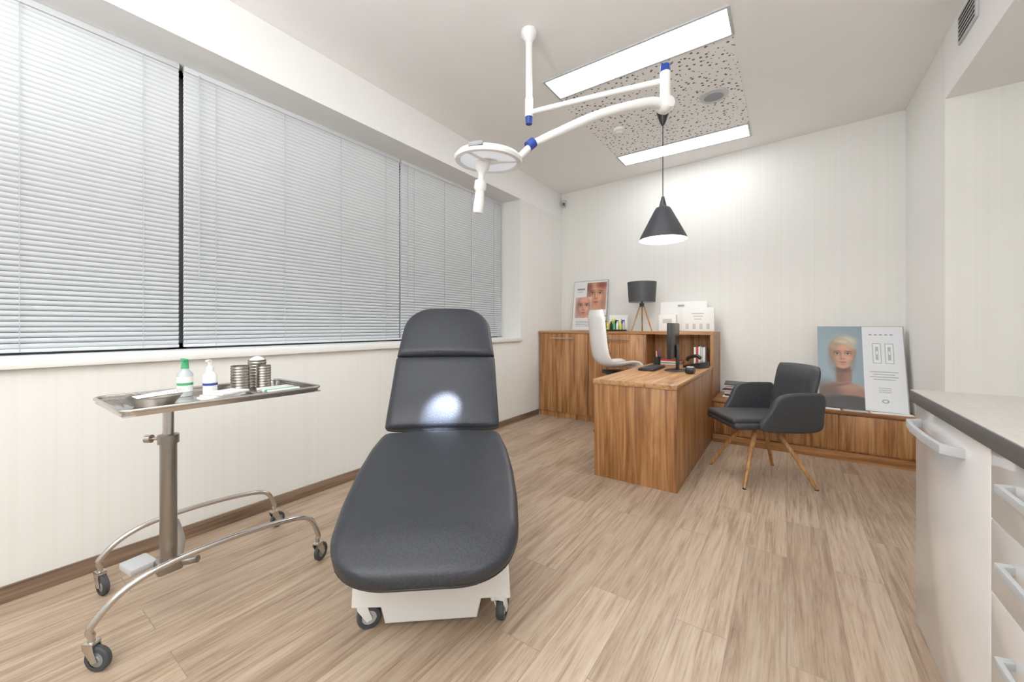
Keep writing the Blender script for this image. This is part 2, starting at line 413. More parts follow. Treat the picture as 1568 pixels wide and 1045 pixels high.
rbox('body',(-2.64,5.06,2.93),(.06,.045,.1),M['lgrey'],e,.012,rot=(0,0,math.radians(35)))
rbox('lens',(-2.625,5.035,2.915),(.035,.012,.04),M['dgrey'],e,.005,rot=(0,0,math.radians(35)))
# ---------------- surgical lamp
e=empty('surgical_ceiling_lamp')
px,py_=-1.374,2.15
lathe('ceiling_flange',[(0,0),(0.05,0),(0.05,-.03),(0.03,-.06),(0.022,-.07)],(px,py_,CH),M['plastic'],e)
cyl('drop_tube',(px,py_,CH-.05),(px,py_,2.58),.022,.022,M['plastic'],e)
cyl('drop_tube_lower',(px,py_,2.64),(px,py_,2.52),.027,.027,M['plastic'],e)
cyl('joint_blue_1',(px,py_,2.52),(px,py_,2.475),.024,.021,M['blue'],e)
E=Vector(W(2.23,0.872,2.56))
tube('arm_upper',[(px,py_,2.545),Vector((px,py_,2.55)).lerp(E,.06)+Vector((0,0,.0)),Vector((px,py_,2.555)).lerp(E,.5),E],.017,M['plastic'],e)
cyl('elbow',E+Vector((0,0,.045)),E+Vector((0,0,-.15)),.028,.03,M['plastic'],e)
cyl('joint_blue_2',E+Vector((0,0,.085)),E+Vector((0,0,.045)),.026,.029,M['blue'],e)
lathe('elbow_knuckle',[(0,.05),(.03,.045),(.045,.02),(.045,-.02),(.03,-.045),(0,-.05)],E+Vector((.0,0,-.14)),M['plastic'],e,axis=(.77,-.62,0))
J=Vector(W(2.0,0.085,2.07))
E2=E+Vector((0,0,-.14))
tube('arm_spring',[E2,E2.lerp(J,.15)+Vector((0,0,.045)),E2.lerp(J,.5)+Vector((0,0,.06)),E2.lerp(J,.8)+Vector((0,0,.035)),J+Vector((0,0,.01))],[.030,.019],M['plastic'],e)
d=(E2-J).normalized()
cyl('joint_blue_3',J-d*.005+Vector((0,0,.008)),J+d*.03+Vector((0,0,.022)),.026,.026,M['blue'],e)
H=Vector(W(1.9,-0.114,1.97))
tube('yoke',[J,J.lerp(H,.3)+Vector((0,0,-.03)),J.lerp(H,.6)+Vector((0,0,.025)),H+Vector((0,0,.045))],.017,M['plastic'],e)
tilt=Vector((0.06,-0.02,1)).normalized()
lathe('head_shell',[(0,.045),(.04,.042),(.09,.03),(.15,.018),(.165,.0),(.16,-.014),(.145,-.018),(.14,-.008),(0,-.008)],H,M['plastic'],e,seg=56,axis=tilt)
lathe('head_lens',[(0.05,-.012),(0.135,-.012),(0.135,-.009)],H,M['led2'],e,seg=48,axis=tilt)
for k in range(3):
    a=k*2.094+.5
    cyl('head_rib_%d'%k,H+Vector((0,0,-.012)),H+Vector((.142*math.cos(a),.142*math.sin(a),-.014)),.009,.008,M['plastic'],e)
hh=H+Vector((-.03,-.01,-.012))
lathe('handle_mount',[(0,0),(.038,0),(.034,-.03),(.022,-.045),(.014,-.06),(.014,-.085),(.028,-.09),(.03,-.125),(.02,-.14),(.022,-.15),(.026,-.235),(.02,-.245),(0,-.247)],hh,M['plastic'],e,axis=(0.10,.02,1))
rbox('badge',H+Vector((0.05,-.155,.005)),(.07,.01,.02),M['grey'],e,.004,rot=(0,0,.3))
sp=bpy.data.lights.new('surgical_spot','SPOT'); so=bpy.data.objects.new('surgical_spot_light',sp); COL.objects.link(so)
sp.energy=1500; sp.color=(0.70,0.80,1.0); sp.spot_size=math.radians(10); sp.spot_blend=1.0; sp.shadow_soft_size=0.02
SPL=H+Vector((.07,.03,-.03)); so.parent=e; so.location=SPL
tg=Vector(W(2.165,-0.395,0.665)); so.rotation_euler=(tg-SPL).to_track_quat('-Z','Y').to_euler()
# ---------------- pendant
e=empty('pendant_lamp',(-0.905,3.63,0))
lathe('ceiling_rose',[(0,CH),(.05,CH-.002),(.052,CH-.02),(.03,CH-.09),(.012,CH-.13),(0,CH-.13)],(0,0,0),M['black'],e)
cyl('cord',(0,0,CH-.12),(0,0,2.30),.004,.004,M['black'],e,seg=10)
lathe('socket',[(0,2.32),(.012,2.315),(.02,2.28),(.03,2.24),(.035,2.22),(0,2.22)],(0,0,0),M['dgrey'],e)
lathe('shade_outer',[(.035,2.225),(.06,2.215),(.075,2.19),(.19,1.965),(.203,1.93)],(0,0,0),M['shade'],e,seg=56)
lathe('shade_inner',[(.03,2.215),(.055,2.205),(.07,2.185),(.186,1.962),(.2,1.929)],(0,0,0),M['shadein'],e,seg=56)
lathe('bulb',[(0,2.0),(.03,2.005),(.045,2.04),(.04,2.08),(.02,2.12),(.02,2.18)],(0,0,0),M['bulb'],e)
pl=bpy.data.lights.new('pendant_bulb','POINT'); pl.energy=11; pl.color=(1,.96,.9); pl.shadow_soft_size=.05
po=bpy.data.objects.new('pendant_bulb_light',pl); COL.objects.link(po); po.parent=e; po.location=(0,0,1.97)
# ---------------- tall cabinet
FY=4.43
e=empty('storage_cabinet')
b_=lambda x: yw(x)-.006
prism('carcass',[(LX+.016,FY+.02),(-1.285,FY+.02),(-1.285,b_(-1.285)),(LX+.016,b_(LX))],.0,1.072,M['woodz'],e)
prism('top',[(LX+.016,FY-.005),(-.615,FY-.005),(-.615,b_(-.615)),(LX+.016,b_(LX))],1.072,1.10,M['woodx'],e)
prism('hutch_base',[(-1.285,FY+.0),(-.615,FY+.0),(-.615,b_(-.615)),(-1.285,b_(-1.285))],.0,.735,M['woodz'],e)
bx('hutch_side',-.64,-.615,FY,b_(-.615),.735,1.072,M['woodz'],e)
bx('hutch_back',-1.285,-.64,4.80,4.82,.735,1.072,M['woodz'],e)
for k,(a,b) in enumerate([(-2.665,-1.985),(-1.98,-1.29)]):
    bx('door_%d'%k,a,b,FY,FY+.019,.07,1.066,M['woodz'],e,.002)
    c=(a+b)/2
    cyl('handle_%d'%k,(c-.17,FY-.025,1.01),(c+.17,FY-.025,1.01),.007,.007,M['steel'],e,seg=12)
    for s in (-.15,.15): cyl('handle_post',(c+s,FY-.025,1.01),(c+s,FY+.002,1.01),.005,.005,M['steel'],e,seg=10)
e=empty('brochure_stack')
for k in range(5):
    x=-.70-.022*k; h=.2+.02*random.random()
    bx('folder_%d'%k,x-.019,x,4.50,4.68,.737,.737+h,[M['paper'],M['lgrey'],M['paper'],M['red'],M['paper']][k],e,.001)
for k in range(4): bx('booklet_%d'%k,-1.15,-.95,4.5,4.7,.737+k*.014,.75+k*.014,[M['paper'],M['papg'],M['paper'],M['red']][k],e,.001)
# ---------------- desk
e=empty('reception_desk')
bx('front_panel',-1.232,-.625,2.875,2.905,0,.716,M['woodz'],e,.001)
bx('side_panel',-.652,-.625,2.906,FY-.002,0,.716,M['woodz'],e,.001)
bx('inner_panel',-1.232,-1.207,2.906,3.1,0.1,.716,M['woodz'],e,.001)
bx('top',-1.24,-.62,2.865,FY-.002,.716,.75,M['woody'],e,.002)
e=empty('computer_monitor',(-.86,3.83,.75),math.radians(4))
rbox('screen_body',(0,0,.28),(.035,.50,.32),M['black'],e,.008)
rbox('screen_face',(-.018,0,.28),(.002,.47,.29),M['screen'],e,.0)
rbox('neck',(.035,0,.12),(.025,.06,.24),M['black'],e,.005)
lathe('foot',[(0,0.016),(.08,.014),(.10,.004),(.10,0.0),(0,0.0)],(.02,0,0),M['black'],e)
e=empty('keyboard',(-1.06,3.85,.75),0)
rbox('body',(0,0,.011),(.14,.42,.018),M['black'],e,.004)
for i in range(5):
    for j in range(14): rbox('key',(-.052+i*.026,-.19+j*.029,.022),(.021,.024,.006),M['dgrey'],e,0)
e=empty('desk_phone',(-.74,4.24,.75),math.radians(-20))
extr('body',[(-.09,0),(.09,0),(.09,.06),(-.09,.02)],(0,0,0),(1,0,0),(0,0,1),.17,M['black'],e,.004)
tube('handset',[(-.06,-.06,.07),(-.04,-.06,.1),(.04,-.06,.12),(.08,-.06,.1)],.017,M['black'],e)
rbox('display',(.02,.03,.055),(.06,.07,.004),M['grey'],e,.001,rot=(0,-.22,0))
e=empty('card_reader',(-.685,3.66,.75))
rbox('body',(0,0,.03),(.07,.1,.05),M['black'],e,.01); rbox('pad',(0,0,.057),(.05,.07,.006),M['lgrey'],e,.002)
e=empty('pen_cup',(-1.12,4.25,.75))
lathe('cup',[(0,.0),(.035,0),(.038,.09),(.034,.09),(.032,.008),(0,.008)],(0,0,0),M['black'],e)
for k in range(4): cyl('pen_%d'%k,(.01*math.cos(k*1.6),.01*math.sin(k*1.6),.01),(.03*math.cos(k*1.6),.03*math.sin(k*1.6),.15),.004,.004,[M['blue'],M['red'],M['black'],M['paper']][k],e,seg=8)
# ---------------- low bench
e=empty('low_bench_cabinet')
prism('plinth',[(-.61,4.45),(RX-.003,4.45),(RX-.003,b_(RX)),(-.61,b_(-.61))],0,.06,M['woodx'],e)
prism('body',[(-.61,4.43),(RX-.003,4.43),(RX-.003,b_(RX)),(-.61,b_(-.61))],.06,.405,M['woodz'],e)
prism('top',[(-.61,4.405),(RX-.003,4.405),(RX-.003,b_(RX)),(-.61,b_(-.61))],.405,.43,M['woodx'],e)
for k in range(3):
    a=-.60+k*.485; bx('drawer_%d'%k,a,a+.48,4.41,4.43,.09,.392,M['woodz'],e,.002)
bx('plinth_front',-.61,RX-.003,4.405,4.432,0,.075,M['woodx'],e)
e=empty('magazine_pile')
for k in range(14):
    rbox('magazine_%d'%k,(-.40+random.uniform(-.02,.02),4.58+random.uniform(-.015,.015),.437+k*.011),(.22,.28,.009),[M['paper'],M['papg'],M['paper'],M['dgrey'],M['red']][k%5],e,.001,rot=(0,0,random.uniform(-.1,.1)))
e=empty('leaflet_pile')
for k,(x,y) in enumerate([(.30,4.455),(.48,4.45),(.66,4.455),(.79,4.46)]):
    rbox('leaflet_%d'%k,(x,y,.4335),(.16 if k<3 else .10,.07,.006),[M['paper'],M['lgrey'],M['paper'],M['paper']][k],e,.001,rot=(0,0,.05*k-.05))
# ---------------- big poster
def bigpic(X,Y):
    w,h=.575,.755
    P=Paint(X,Y,(226,228,232))
    lf=(X<w*.54).astype(float)
    P.mix(lf,(122,142,152))
    P.ell(.05,.5,.3,.4,(148,166,175),soft=.9,a=.7,clip=lf)
    cx,cy,s=.170,.485,.132
    # hair cap: dark-blonde base, lighter crown
    P.ell(cx,cy+.040,.098,.142,(146,130,110),soft=.06,clip=lf)
    P.ell(cx+.015,cy+.105,.080,.075,(186,172,150),soft=.5,clip=lf)
    P.ell(cx+.03,cy+.135,.050,.035,(208,198,180),soft=.8,clip=lf)
    # neck & shoulders
    P.ell(cx+.005,.30,.055,.15,(140,98,78),soft=.12,clip=lf)
    P.ell(cx-.02,.30,.03,.12,(104,70,56),soft=.9,clip=lf,a=.7)
    P.ell(cx-.005,.085,.180,.150,(142,100,80),soft=.07,clip=lf)
    P.ell(cx-.12,.07,.10,.15,(86,60,50),soft=.6,clip=lf)
    P.ell(cx+.06,.195,.07,.03,(176,130,106),soft=.9,a=.7,clip=lf)
    P.ell(cx-.03,.205,.06,.010,(96,64,52),soft=.9,a=.8,clip=lf,rot=.25)
    P.ell(cx+.04,.0,.26,.115,(30,27,30),soft=.10,clip=lf)
    P.ell(cx,cy-.135,.045,.025,(92,60,48),soft=.9,clip=lf)
    face(P,cx,cy,s,skin=(188,142,118),clip=lf)
    # hairline sweeping across the forehead
    P.ell(cx-.045,cy+.108,.062,.026,(156,141,120),soft=.35,rot=.75,clip=lf)
    P.ell(cx+.040,cy+.112,.066,.024,(178,164,142),soft=.35,rot=-.75,clip=lf)
    P.ell(cx+.005,cy+.128,.05,.016,(196,184,164),soft=.8,rot=-.1,clip=lf)
    for k in range(5): P.rect(.355+k*.034,.355+k*.034+.02,.675,.685,(140,142,146))
    for (a,b) in ((.375,.43),(.455,.51)):
        P.rect(a,b,.42,.60,(110,114,120)); P.rect(a+.003,b-.003,.423,.597,(230,231,234))
        P.rect(a+.018,b-.018,.45,.57,(170,174,180)); P.rect(a+.022,b-.022,.50,.53,(235,235,238))
    for k in range(4): P.rect(.35+.02*(k%2),.53-.02*(k%2),.34-k*.022,.347-k*.022,(160,162,166))
    for k in range(3): P.rect(.40,.48,.2-k*.018,.206-k*.018,(170,172,176))
    P.ell(.44,.09,.022,.016,(130,134,140),soft=.3); P.ell(.44,.09,.014,.010,(226,228,232),soft=.3)
    return P.c
e=empty('woman_poster_large')
L=Vector((.245,4.525,.437)); ax=Vector((1,-.045,0)).normalized(); ay=Vector((0.0,.235,.72)).normalized()
nrm=ax.cross(ay)
w,h=.575,.755
extr('board',[(-.008,-.002),(w+.008,-.002),(w+.008,h+.006),(-.008,h+.006)],L-nrm*(-.0)+nrm*(-.008 if nrm.y>0 else .008)*-1,ax,ay,.012,M['papg'],e,.001)
picture('print',L-nrm*0.0+(nrm*-1 if nrm.y>0 else nrm)*.0005,ax,ay,w,h,bigpic,e,nx=230,ny=300)
def smallpic(X,Y):
    w,h=.5,.68
    P=Paint(X,Y,(230,231,233))
    c1=((X>.2)*(X<.49)*(Y>.28)*(Y<.66)).astype(float)
    P.mix(c1,(196,150,130))
    face(P,.34,.49,.20,skin=(206,146,120),clip=c1)
    c2=((X>.03)*(X<.28)*(Y>.17)*(Y<.46)).astype(float)
    P.mix(c2,(214,190,180))
    face(P,.16,.33,.17,skin=(204,148,128),clip=c2)
    P.ell(.42,.62,.08,.05,(120,60,50),soft=.7,a=.8,clip=c1)
    P.ell(.23,.60,.05,.06,(110,66,54),soft=.8,a=.7,clip=c1)
    P.rect(.05,.17,.56,.585,(150,150,155)); P.rect(.05,.14,.53,.54,(180,180,184))
    for k in range(4): P.rect(.05,.30+.03*(k%2),.12-k*.022,.128-k*.022,(160,160,165))
    return P.c
e=empty('face_poster_small')
L=Vector((-2.455,4.95,1.106)); ax=Vector((1,-.07,0)).normalized(); ay=Vector((0,.1,.68)).normalized(); nrm=ax.cross(ay)
extr('board',[(-.006,-.001),(.506,-.001),(.506,.688),(-.006,.688)],L+Vector((0,.009,0)),ax,ay,.012,M['papg'],e,.001)
picture('print',L,ax,ay,.5,.68,smallpic,e,nx=140,ny=180)
e=empty('product_display_board')
rbox('panel_rear',(-.98,4.83,1.275),(.50,.015,.34),M['paper'],e,.002,rot=(-.08,0,0))
rbox('panel_front',(-.80,4.72,1.235),(.32,.05,.26),M['paper'],e,.003)
rbox('panel_left',(-1.13,4.75,1.20),(.19,.05,.19),M['paper'],e,.003)
for k in range(3): rbox('print_%d'%k,(-.80,4.694,1.30-.03*k),(.12-.02*k,.002,.006),M['papg'],e,0)
rbox('logo',(-1.0,4.818,1.40),(.07,.002,.02),M['papg'],e,0)
for k in range(4): rbox('jar_%d'%k,(-.91+.07*k,4.694,1.16),(.03,.002,.06),M['lgrey'],e,0)
rbox('print_l',(-1.13,4.724,1.22),(.1,.002,.05),M['lgrey'],e,0)
e=empty('cosmetics_display')
bx('riser',-1.86,-1.62,4.66,4.84,1.102,1.12,M['black'],e,.002)
bx('riser_back',-1.86,-1.62,4.82,4.84,1.12,1.3,M['paper'],e,.002)
for k in range(6):
    x=-1.84+.04*k
    lathe('bottle_%d'%k,[(0,0),(.016,0),(.016,.07),(.008,.08),(.008,.1),(0,.1)],(x,4.72,1.121),[M['yel'],M['black'],M['green'],M['paper'],M['yel'],M['lgrey']][k],e,seg=16)
    rbox('box_%d'%k,(x+.01,4.79,1.18),(.032,.03,.12+.03*(k%2)),[M['paper'],M['yel'],M['black'],M['paper'],M['blue'],M['paper']][k],e,.001)
e=empty('tripod_table_lamp',(-1.40,4.66,1.10))
for k in range(3):
    a=math.radians(90+120*k+15)
    tube('leg_%d'%k,[(.015*math.cos(a),.015*math.sin(a),.33),(.13*math.cos(a),.13*math.sin(a),.003)],.008,M['oak'],e,smooth=False)
cyl('hub',(0,0,.29),(0,0,.33),.028,.028,M['black'],e); cyl('stem',(0,0,.32),(0,0,.40),.01,.01,M['black'],e)
lathe('shade',[(.15,.345),(.165,.58)][::-1],(0,0,0),M['shade'],e,seg=48)
lathe('shade_inner',[(.147,.346),(.162,.579)],(0,0,0),M['white'],e,seg=48)
lathe('shade_top',[(0,.57),(.16,.572)],(0,0,0),M['shade'],e,seg=48)
# ---------------- right counter cabinet
e=empty('counter_cabinet')
CX=.41;CY=2.15
bx('carcass',CX+.02,NX-.004,-1.2,CY,.08,.872,M['gloss'],e)
bx('plinth',CX+.02,NX-.004,-1.2,CY-.01,0,.08,M['white'],e)
bx('worktop',CX-.012,NX-.004,-1.2,CY+.012,.870,.912,M['counter'],e,.001)
bx('worktop_edge',CX-.016,CX-.010,-1.2,CY+.012,.869,.911,M['cedge'],e,.0005)
bx('worktop_edge_far',CX-.012,NX-.004,CY+.011,CY+.015,.869,.911,M['cedge'],e,.0005)
bx('door_1',CX,CX+.02,1.468,CY-.002,.02,.864,M['gloss'],e,.002)
extr('handle_1',[(CX-.0,1.63),(CX-.045,1.66),(CX-.055,1.80),(CX-.055,1.95),(CX-.045,2.05),(CX-.0,2.08),(CX-.0,2.06),(CX-.035,2.03),(CX-.043,1.95),(CX-.043,1.80),(CX-.035,1.68),(CX-.0,1.65)],(0,0,.80),(1,0,0),(0,1,0),.028,M['lgrey'],e,.002)
zz=[.864,.69,.512,.27,.09]
for c,(a,b) in enumerate([(.86,1.462),(.25,.854),(-.36,.244),(-.97,-.366)]):
    for k in range(4):
        bx('drawer_%d_%d'%(c,k),CX,CX+.02,a,b,zz[k+1]+.0015,zz[k]-.0015,M['gloss'],e,.001)
        zc=(zz[k]+zz[k+1])/2+.02; yc=(a+b)/2+.02; hl=.17
        extr('drawer_handle_%d_%d'%(c,k),[(CX,yc-hl),(CX-.03,yc-hl+.01),(CX-.03,yc+hl-.01),(CX,yc+hl),(CX,yc+hl-.015),(CX-.02,yc+hl-.025),(CX-.02,yc-hl+.025),(CX,yc-hl+.015)],(0,0,zc),(1,0,0),(0,1,0),.02,M['lgrey'],e,.002)
# ---------------- casters
def caster(par,x,y,r,ang,nm,tyre,fork,hub,w=.022,zoff=0.0):
    c=Vector((x,y,r)); a=Vector((math.cos(ang),math.sin(ang),0)); s=Vector((-math.sin(ang),math.cos(ang),0))
    lathe(nm+'_tyre',[(r*.6,-w/2),(r*.9,-w/2),(r,-w*.3),(r,w*.3),(r*.9,w/2),(r*.6,w/2)],c,tyre,par,axis=s,seg=32)
    lathe(nm+'_hub',[(0,-w*.45),(r*.25,-w*.55),(r*.3,-w*.4),(r*.62,-w*.35),(r*.62,w*.35),(r*.3,w*.4),(r*.25,w*.55),(0,w*.45)],c,hub,par,axis=s,seg=28)
    back=a*(-r*.55)
    for sg in (-1,1):
        extr(nm+'_fork',[(-r*.2,-r*.25),(r*.25,-r*.1),(-r*.2,r*1.25),(-r*1.0,r*1.25),(-r*.95,r*.9)],c+s*sg*(w/2+.004),a,(0,0,1),.004,fork,par,.001)
    rbox(nm+'_fork_top',c+back+Vector((0,0,r*1.25)),(r*.9,w+.012,.008),fork,par,.002,rot=(0,0,ang))
    cyl(nm+'_stem',c+back+Vector((0,0,r*1.2)),c+back+Vector((0,0,r*1.75)),.011,.009,fork,par,seg=16)
    return c+back+Vector((0,0,r*1.7))
# ---------------- treatment chair
PX=W(2.13,-.379,0)
tc=empty('treatment_chair',(PX[0],PX[1],0),YAW+math.radians(5.45))
def pad(name,path,wfun,th,a0,a1,p0=2.6,p1=2.6,crown=.008):
    P=catmull([(0,y,z) for y,z in path],24)
    S=[0]
    for i in range(1,len(P)): S.append(S[-1]+(P[i]-P[i-1]).length)
    Lg=S[-1]
    ss=[]
    n=16
    for k in range(n): ss.append(a0*(1-math.cos(math.pi/2*k/n)))
    m=24
    for k in range(m+1): ss.append(a0+(Lg-a0-a1)*k/m)
    for k in range(1,n): ss.append(Lg-a1*(1-math.sin(math.pi/2*k/n)))
    ss.append(Lg)
    ss[0]=1e-4; ss[-1]=Lg-1e-4
    arrS=np.array(S); ys=np.array([p.y for p in P]); zs=np.array([p.z for p in P])
    bm=bmesh.new(); rings=[]; seam=([],[])
    for s in ss:
        y=np.interp(s,arrS,ys); z=np.interp(s,arrS,zs)
        y2=np.interp(min(s+.01,Lg),arrS,ys)-np.interp(max(s-.01,0),arrS,ys); z2=np.interp(min(s+.01,Lg),arrS,zs)-np.interp(max(s-.01,0),arrS,zs)
        t=Vector((0,y2,z2)).normalized(); nn=Vector((1,0,0)).cross(t).normalized()
        f=1
        if s<a0: f=(1-(1-s/a0)**p0)**(1/p0)
        if s>Lg-a1: f=min(f,max(0,(1-(1-(Lg-s)/a1)**p1))**(1/p1))
        ed=min(s,Lg-s); q=th/2
        tf=math.sqrt(max(0,1-(1-min(ed/q,1))**2)) if ed<q else 1
        w_=max(wfun(s/Lg)*f,.002); T=max(th*tf,.003)
        c=Vector((0,y,z))-nn*th/2
        r_=min(T/2,w_*.98)
        ring=[]
        NS=7
        for k in range(NS+1):
            a=-math.pi/2+math.pi*k/NS
            ring.append(c+Vector((w_-r_+r_*math.cos(a),0,0))+nn*(T/2*math.sin(a)))
        for fx in (.6,.25,-.25,-.6): ring.append(c+Vector(((w_-r_)*fx,0,0))+nn*(T/2+crown*(1-fx*fx)*tf*f))
        for k in range(NS+1):
            a=math.pi/2+math.pi*k/NS
            ring.append(c+Vector((-(w_-r_)+r_*math.cos(a),0,0))+nn*(T/2*math.sin(a)))
        for fx in (-.5,.5): ring.append(c+Vector(((w_-r_)*fx,0,0))-nn*T/2)
        rings.append([bm.verts.new(v) for v in ring])
        aa=math.radians(-25)
        seam[0].append(c+Vector((w_-r_+r_*math.cos(aa),0,0))+nn*(T/2*math.sin(aa)))
        seam[1].append(c+Vector((-(w_-r_)-r_*math.cos(aa),0,0))+nn*(T/2*math.sin(aa)))
    K=len(rings[0])
    for A,B in zip(rings[:-1],rings[1:]):
        for k in range(K): bm.faces.new((A[k],A[(k+1)%K],B[(k+1)%K],B[k]))
    bm.faces.new(rings[0]); bm.faces.new(rings[-1])
    o=frombm(name,bm,M['vinyl'],tc,ang=80)
    loop=seam[0]+seam[1][::-1]
    out=[loop[0]]
    for p in loop[1:]:
        if (p-out[-1]).length>.004: out.append(p)
    if (out[0]-out[-1]).length<.004: out.pop()
    tube(name+'_piping',out,.0035,M['black'],tc,smooth=False,seg=8,cyc=True)
    return o
seatp=[(-.875,.340),(-.80,.380),(-.70,.426),(-.50,.482),(-.30,.535),(-.13,.58),(-.012,.605)]
def wseat(t): return float(np.interp(t,[0,.12,.22,.4,.62,.82,1],[.315,.328,.342,.354,.354,.338,.308]))
pad('seat_cushion',seatp,wseat,.085,.23,.05,p0=3.2,p1=3)
pad('back_cushion',[(.0,.603),(.05,.69),(.14,.81),(.263,.987)],lambda t:.314-.014*t,.085,.03,.012,4,4)
pad('headrest_cushion',[(.264,.989),(.36,1.13),(.475,1.295)],lambda t:.298-.038*t,.085,.012,.17,4,2.5)
def trap(nm,path,w,th,off):
    for i in range(len(path)-1):
        a=Vector((0,*path[i]));b=Vector((0,*path[i+1])); t=(b-a); n=Vector((1,0,0)).cross(t.normalized())
        rbox(nm+'_%d'%i,(a+b)/2-n*(off+th/2),(w,t.length,th),M['plastic'],tc,.006,rot=(math.atan2(t.z,t.y),0,0))
trap('seat_plate',[(-.62,.45),(-.02,.60)],.50,.035,.083)
trap('back_plate',[(.03,.66),(.40,1.19)],.42,.03,.083)
rbox('lift_column',(0,-.02,.34),(.22,.26,.32),M['plastic'],tc,.03)
rbox('lift_scissor',(0,-.25,.36),(.26,.30,.08),M['plastic'],tc,.02,rot=(.2,0,0))
extr('base_shell',[(-.285,.19),(-.29,.095),(-.18,.09),(-.165,.028),(.185,.028),(.20,.10),(.235,.10),(.24,.085),(.315,.095),(.305,.29)],(0,-.20,0),(1,0,0),(0,0,1),.86,M['plastic'],tc,.008)
rbox('base_cover',(.0,-.15,.235),(.36,.6,.05),M['plastic'],tc,.02)
for nm,x,y,an in (('wheel_1',-.230,-.60,.30),('wheel_2',.285,-.60,1.2),('wheel_3',-.245,.20,.9),('wheel_4',.245,.20,1.4)):
    caster(tc,x,y,.045,an,nm,M['tyre'],M['plastic'],M['lgrey'],w=.03)
# ---------------- instrument trolley
tr=empty('instrument_trolley')
def trc(x,y,ang,nm): return caster(tr,x,y,.042,ang,nm,M['tyre'],M['steel'],M['grey'],w=.02)
x0,x1,y0,y1=-2.42,-1.90,.28,1.05
c1=trc(x1,y0,.6,'caster_1'); c2=trc(x0,y0+.09,.2,'caster_2'); c3=trc(x1,y1,2.0,'caster_3'); c4=trc(x0,y1+.03,1.8,'caster_4')
def legpath(a,b,zt):
    a=Vector(a);b=Vector(b)
    return [a,a+Vector((0,.0,.035)),a.lerp(b,.10)+Vector((0,0,zt*.75)),a.lerp(b,.25)+Vector((0,0,zt)),a.lerp(b,.5)+Vector((0,0,zt*1.08)),a.lerp(b,.78)+Vector((0,0,zt)),a.lerp(b,.94)+Vector((0,0,zt*.8)),b+Vector((0,0,.03)),b]
tube('leg_front',legpath(c1,c3,.15),.0115,M['steel'],tr)
tube('leg_rear',legpath(c2,c4,.13),.0115,M['steel'],tr)
PXp,PYp=-1.99,.485
tube('cross_bar',[(-1.925,.56,.232),(PXp,.52,.225),(-2.2,.58,.215),(-2.43,.62,.212)],.014,M['steel2'],tr)
rbox('pole_socket',(PXp,PYp,.225),(.07,.08,.05),M['steel2'],tr,.01)
rbox('foot_pedal',(PXp-.06,PYp-.075,.24),(.09,.085,.028),M['lgrey'],tr,.008,rot=(0,.1,.2))
cyl('pole_outer',(PXp,PYp,.20),(PXp,PYp,.72),.027,.027,M['steel2'],tr)
cyl('pole_inner',(PXp,PYp,.70),(PXp,PYp,.865),.018,.018,M['steel'],tr)
lathe('pole_collar',[(.026,.70),(.034,.702),(.034,.735),(.018,.738)],(PXp,PYp,0),M['steel2'],tr)
cyl('lock_knob',(PXp,PYp,.72),(PXp-.05,PYp-.045,.72),.006,.006,M['steel'],tr); cyl('lock_knob_head',(PXp-.045,PYp-.04,.72),(PXp-.06,PYp-.053,.72),.016,.016,M['steel'],tr)
tx0,tx1,ty0,ty1=-2.13,-1.71,.305,.945
zt=.872
rbox('tray_arm',((tx0+tx1)/2-.04,.60,zt-.012),(.03,.5,.012),M['steel'],tr,.004)
rbox('tray_base',((tx0+tx1)/2,(ty0+ty1)/2,zt),(tx1-tx0,ty1-ty0,.004),M['steel'],tr,.001)
def rrect(x0,x1,y0,y1,r,n=6):
    o=[]
    for (cx,cy,a) in ((x1-r,y0+r,-90),(x1-r,y1-r,0),(x0+r,y1-r,90),(x0+r,y0+r,180)):
        for k in range(n+1):
            t=math.radians(a+90*k/n); o.append((cx+r*math.cos(t),cy+r*math.sin(t)))
    return o
pts=rrect(tx0-.004,tx1+.004,ty0-.004,ty1+.004,.035)
bm=bmesh.new(); A=[bm.verts.new((x,y,zt-.002)) for x,y in rrect(tx0,tx1,ty0,ty1,.035)]; B=[bm.verts.new((x,y,zt+.018)) for x,y in pts]
for k in range(len(A)): bm.faces.new((A[k],A[(k+1)%len(A)],B[(k+1)%len(A)],B[k]))
frombm('tray_wall',bm,M['steel'],tr)
tube('tray_rim',[(x,y,zt+.018) for x,y in pts],.006,M['steel'],tr,smooth=False,seg=8,cyc=True)
ts=zt+.003
e=empty('metal_dish',(-1.88,.42,ts))
lathe('bowl',[(0,0),(.055,0),(.075,.03),(.08,.034),(.076,.033),(.053,.004),(0,.004)],(0,0,0),M['steel2'],e)
for k in range(4): cyl('tool_%d'%k,(-.05+.02*k,-.05,.03),(.0+.03*k,.08,.05),.003,.002,M['steel'],e,seg=8)
e=empty('surgical_tools',(-2.03,.38,ts))
for k in range(5): tube('tool_%d'%k,[(-.08,.02*k-.03,.006),(0,.02*k-.025,.008),(.07,.022*k-.03,.006)],.0035,M['steel2'],e,seg=8)
e=empty('disinfectant_bottle',(-2.02,.545,ts))
lathe('bottle',[(0,0),(.024,0),(.026,.01),(.026,.09),(.012,.108),(.012,.12),(0,.12)],(0,0,0),M['bottle'],e)
lathe('label',[(.0266,.02),(.0266,.08)],(0,0,0),M['paper'],e)
lathe('label_print',[(.0268,.045),(.0268,.055)],(0,0,0),M['green'],e)
lathe('cap',[(0,.15),(.010,.15),(.013,.118),(.0135,.112)],(0,0,0),M['green'],e)
rbox('nozzle',(.015,-.01,.15),(.035,.012,.01),M['green'],e,.003)
e=empty('pump_bottle',(-1.97,.615,ts))
lathe('bottle',[(0,0),(.023,0),(.025,.008),(.025,.08),(.012,.10),(0,.10)],(0,0,0),M['plastic'],e)
lathe('label',[(.0256,.040),(.0256,.050)],(0,0,0),M['blue'],e)
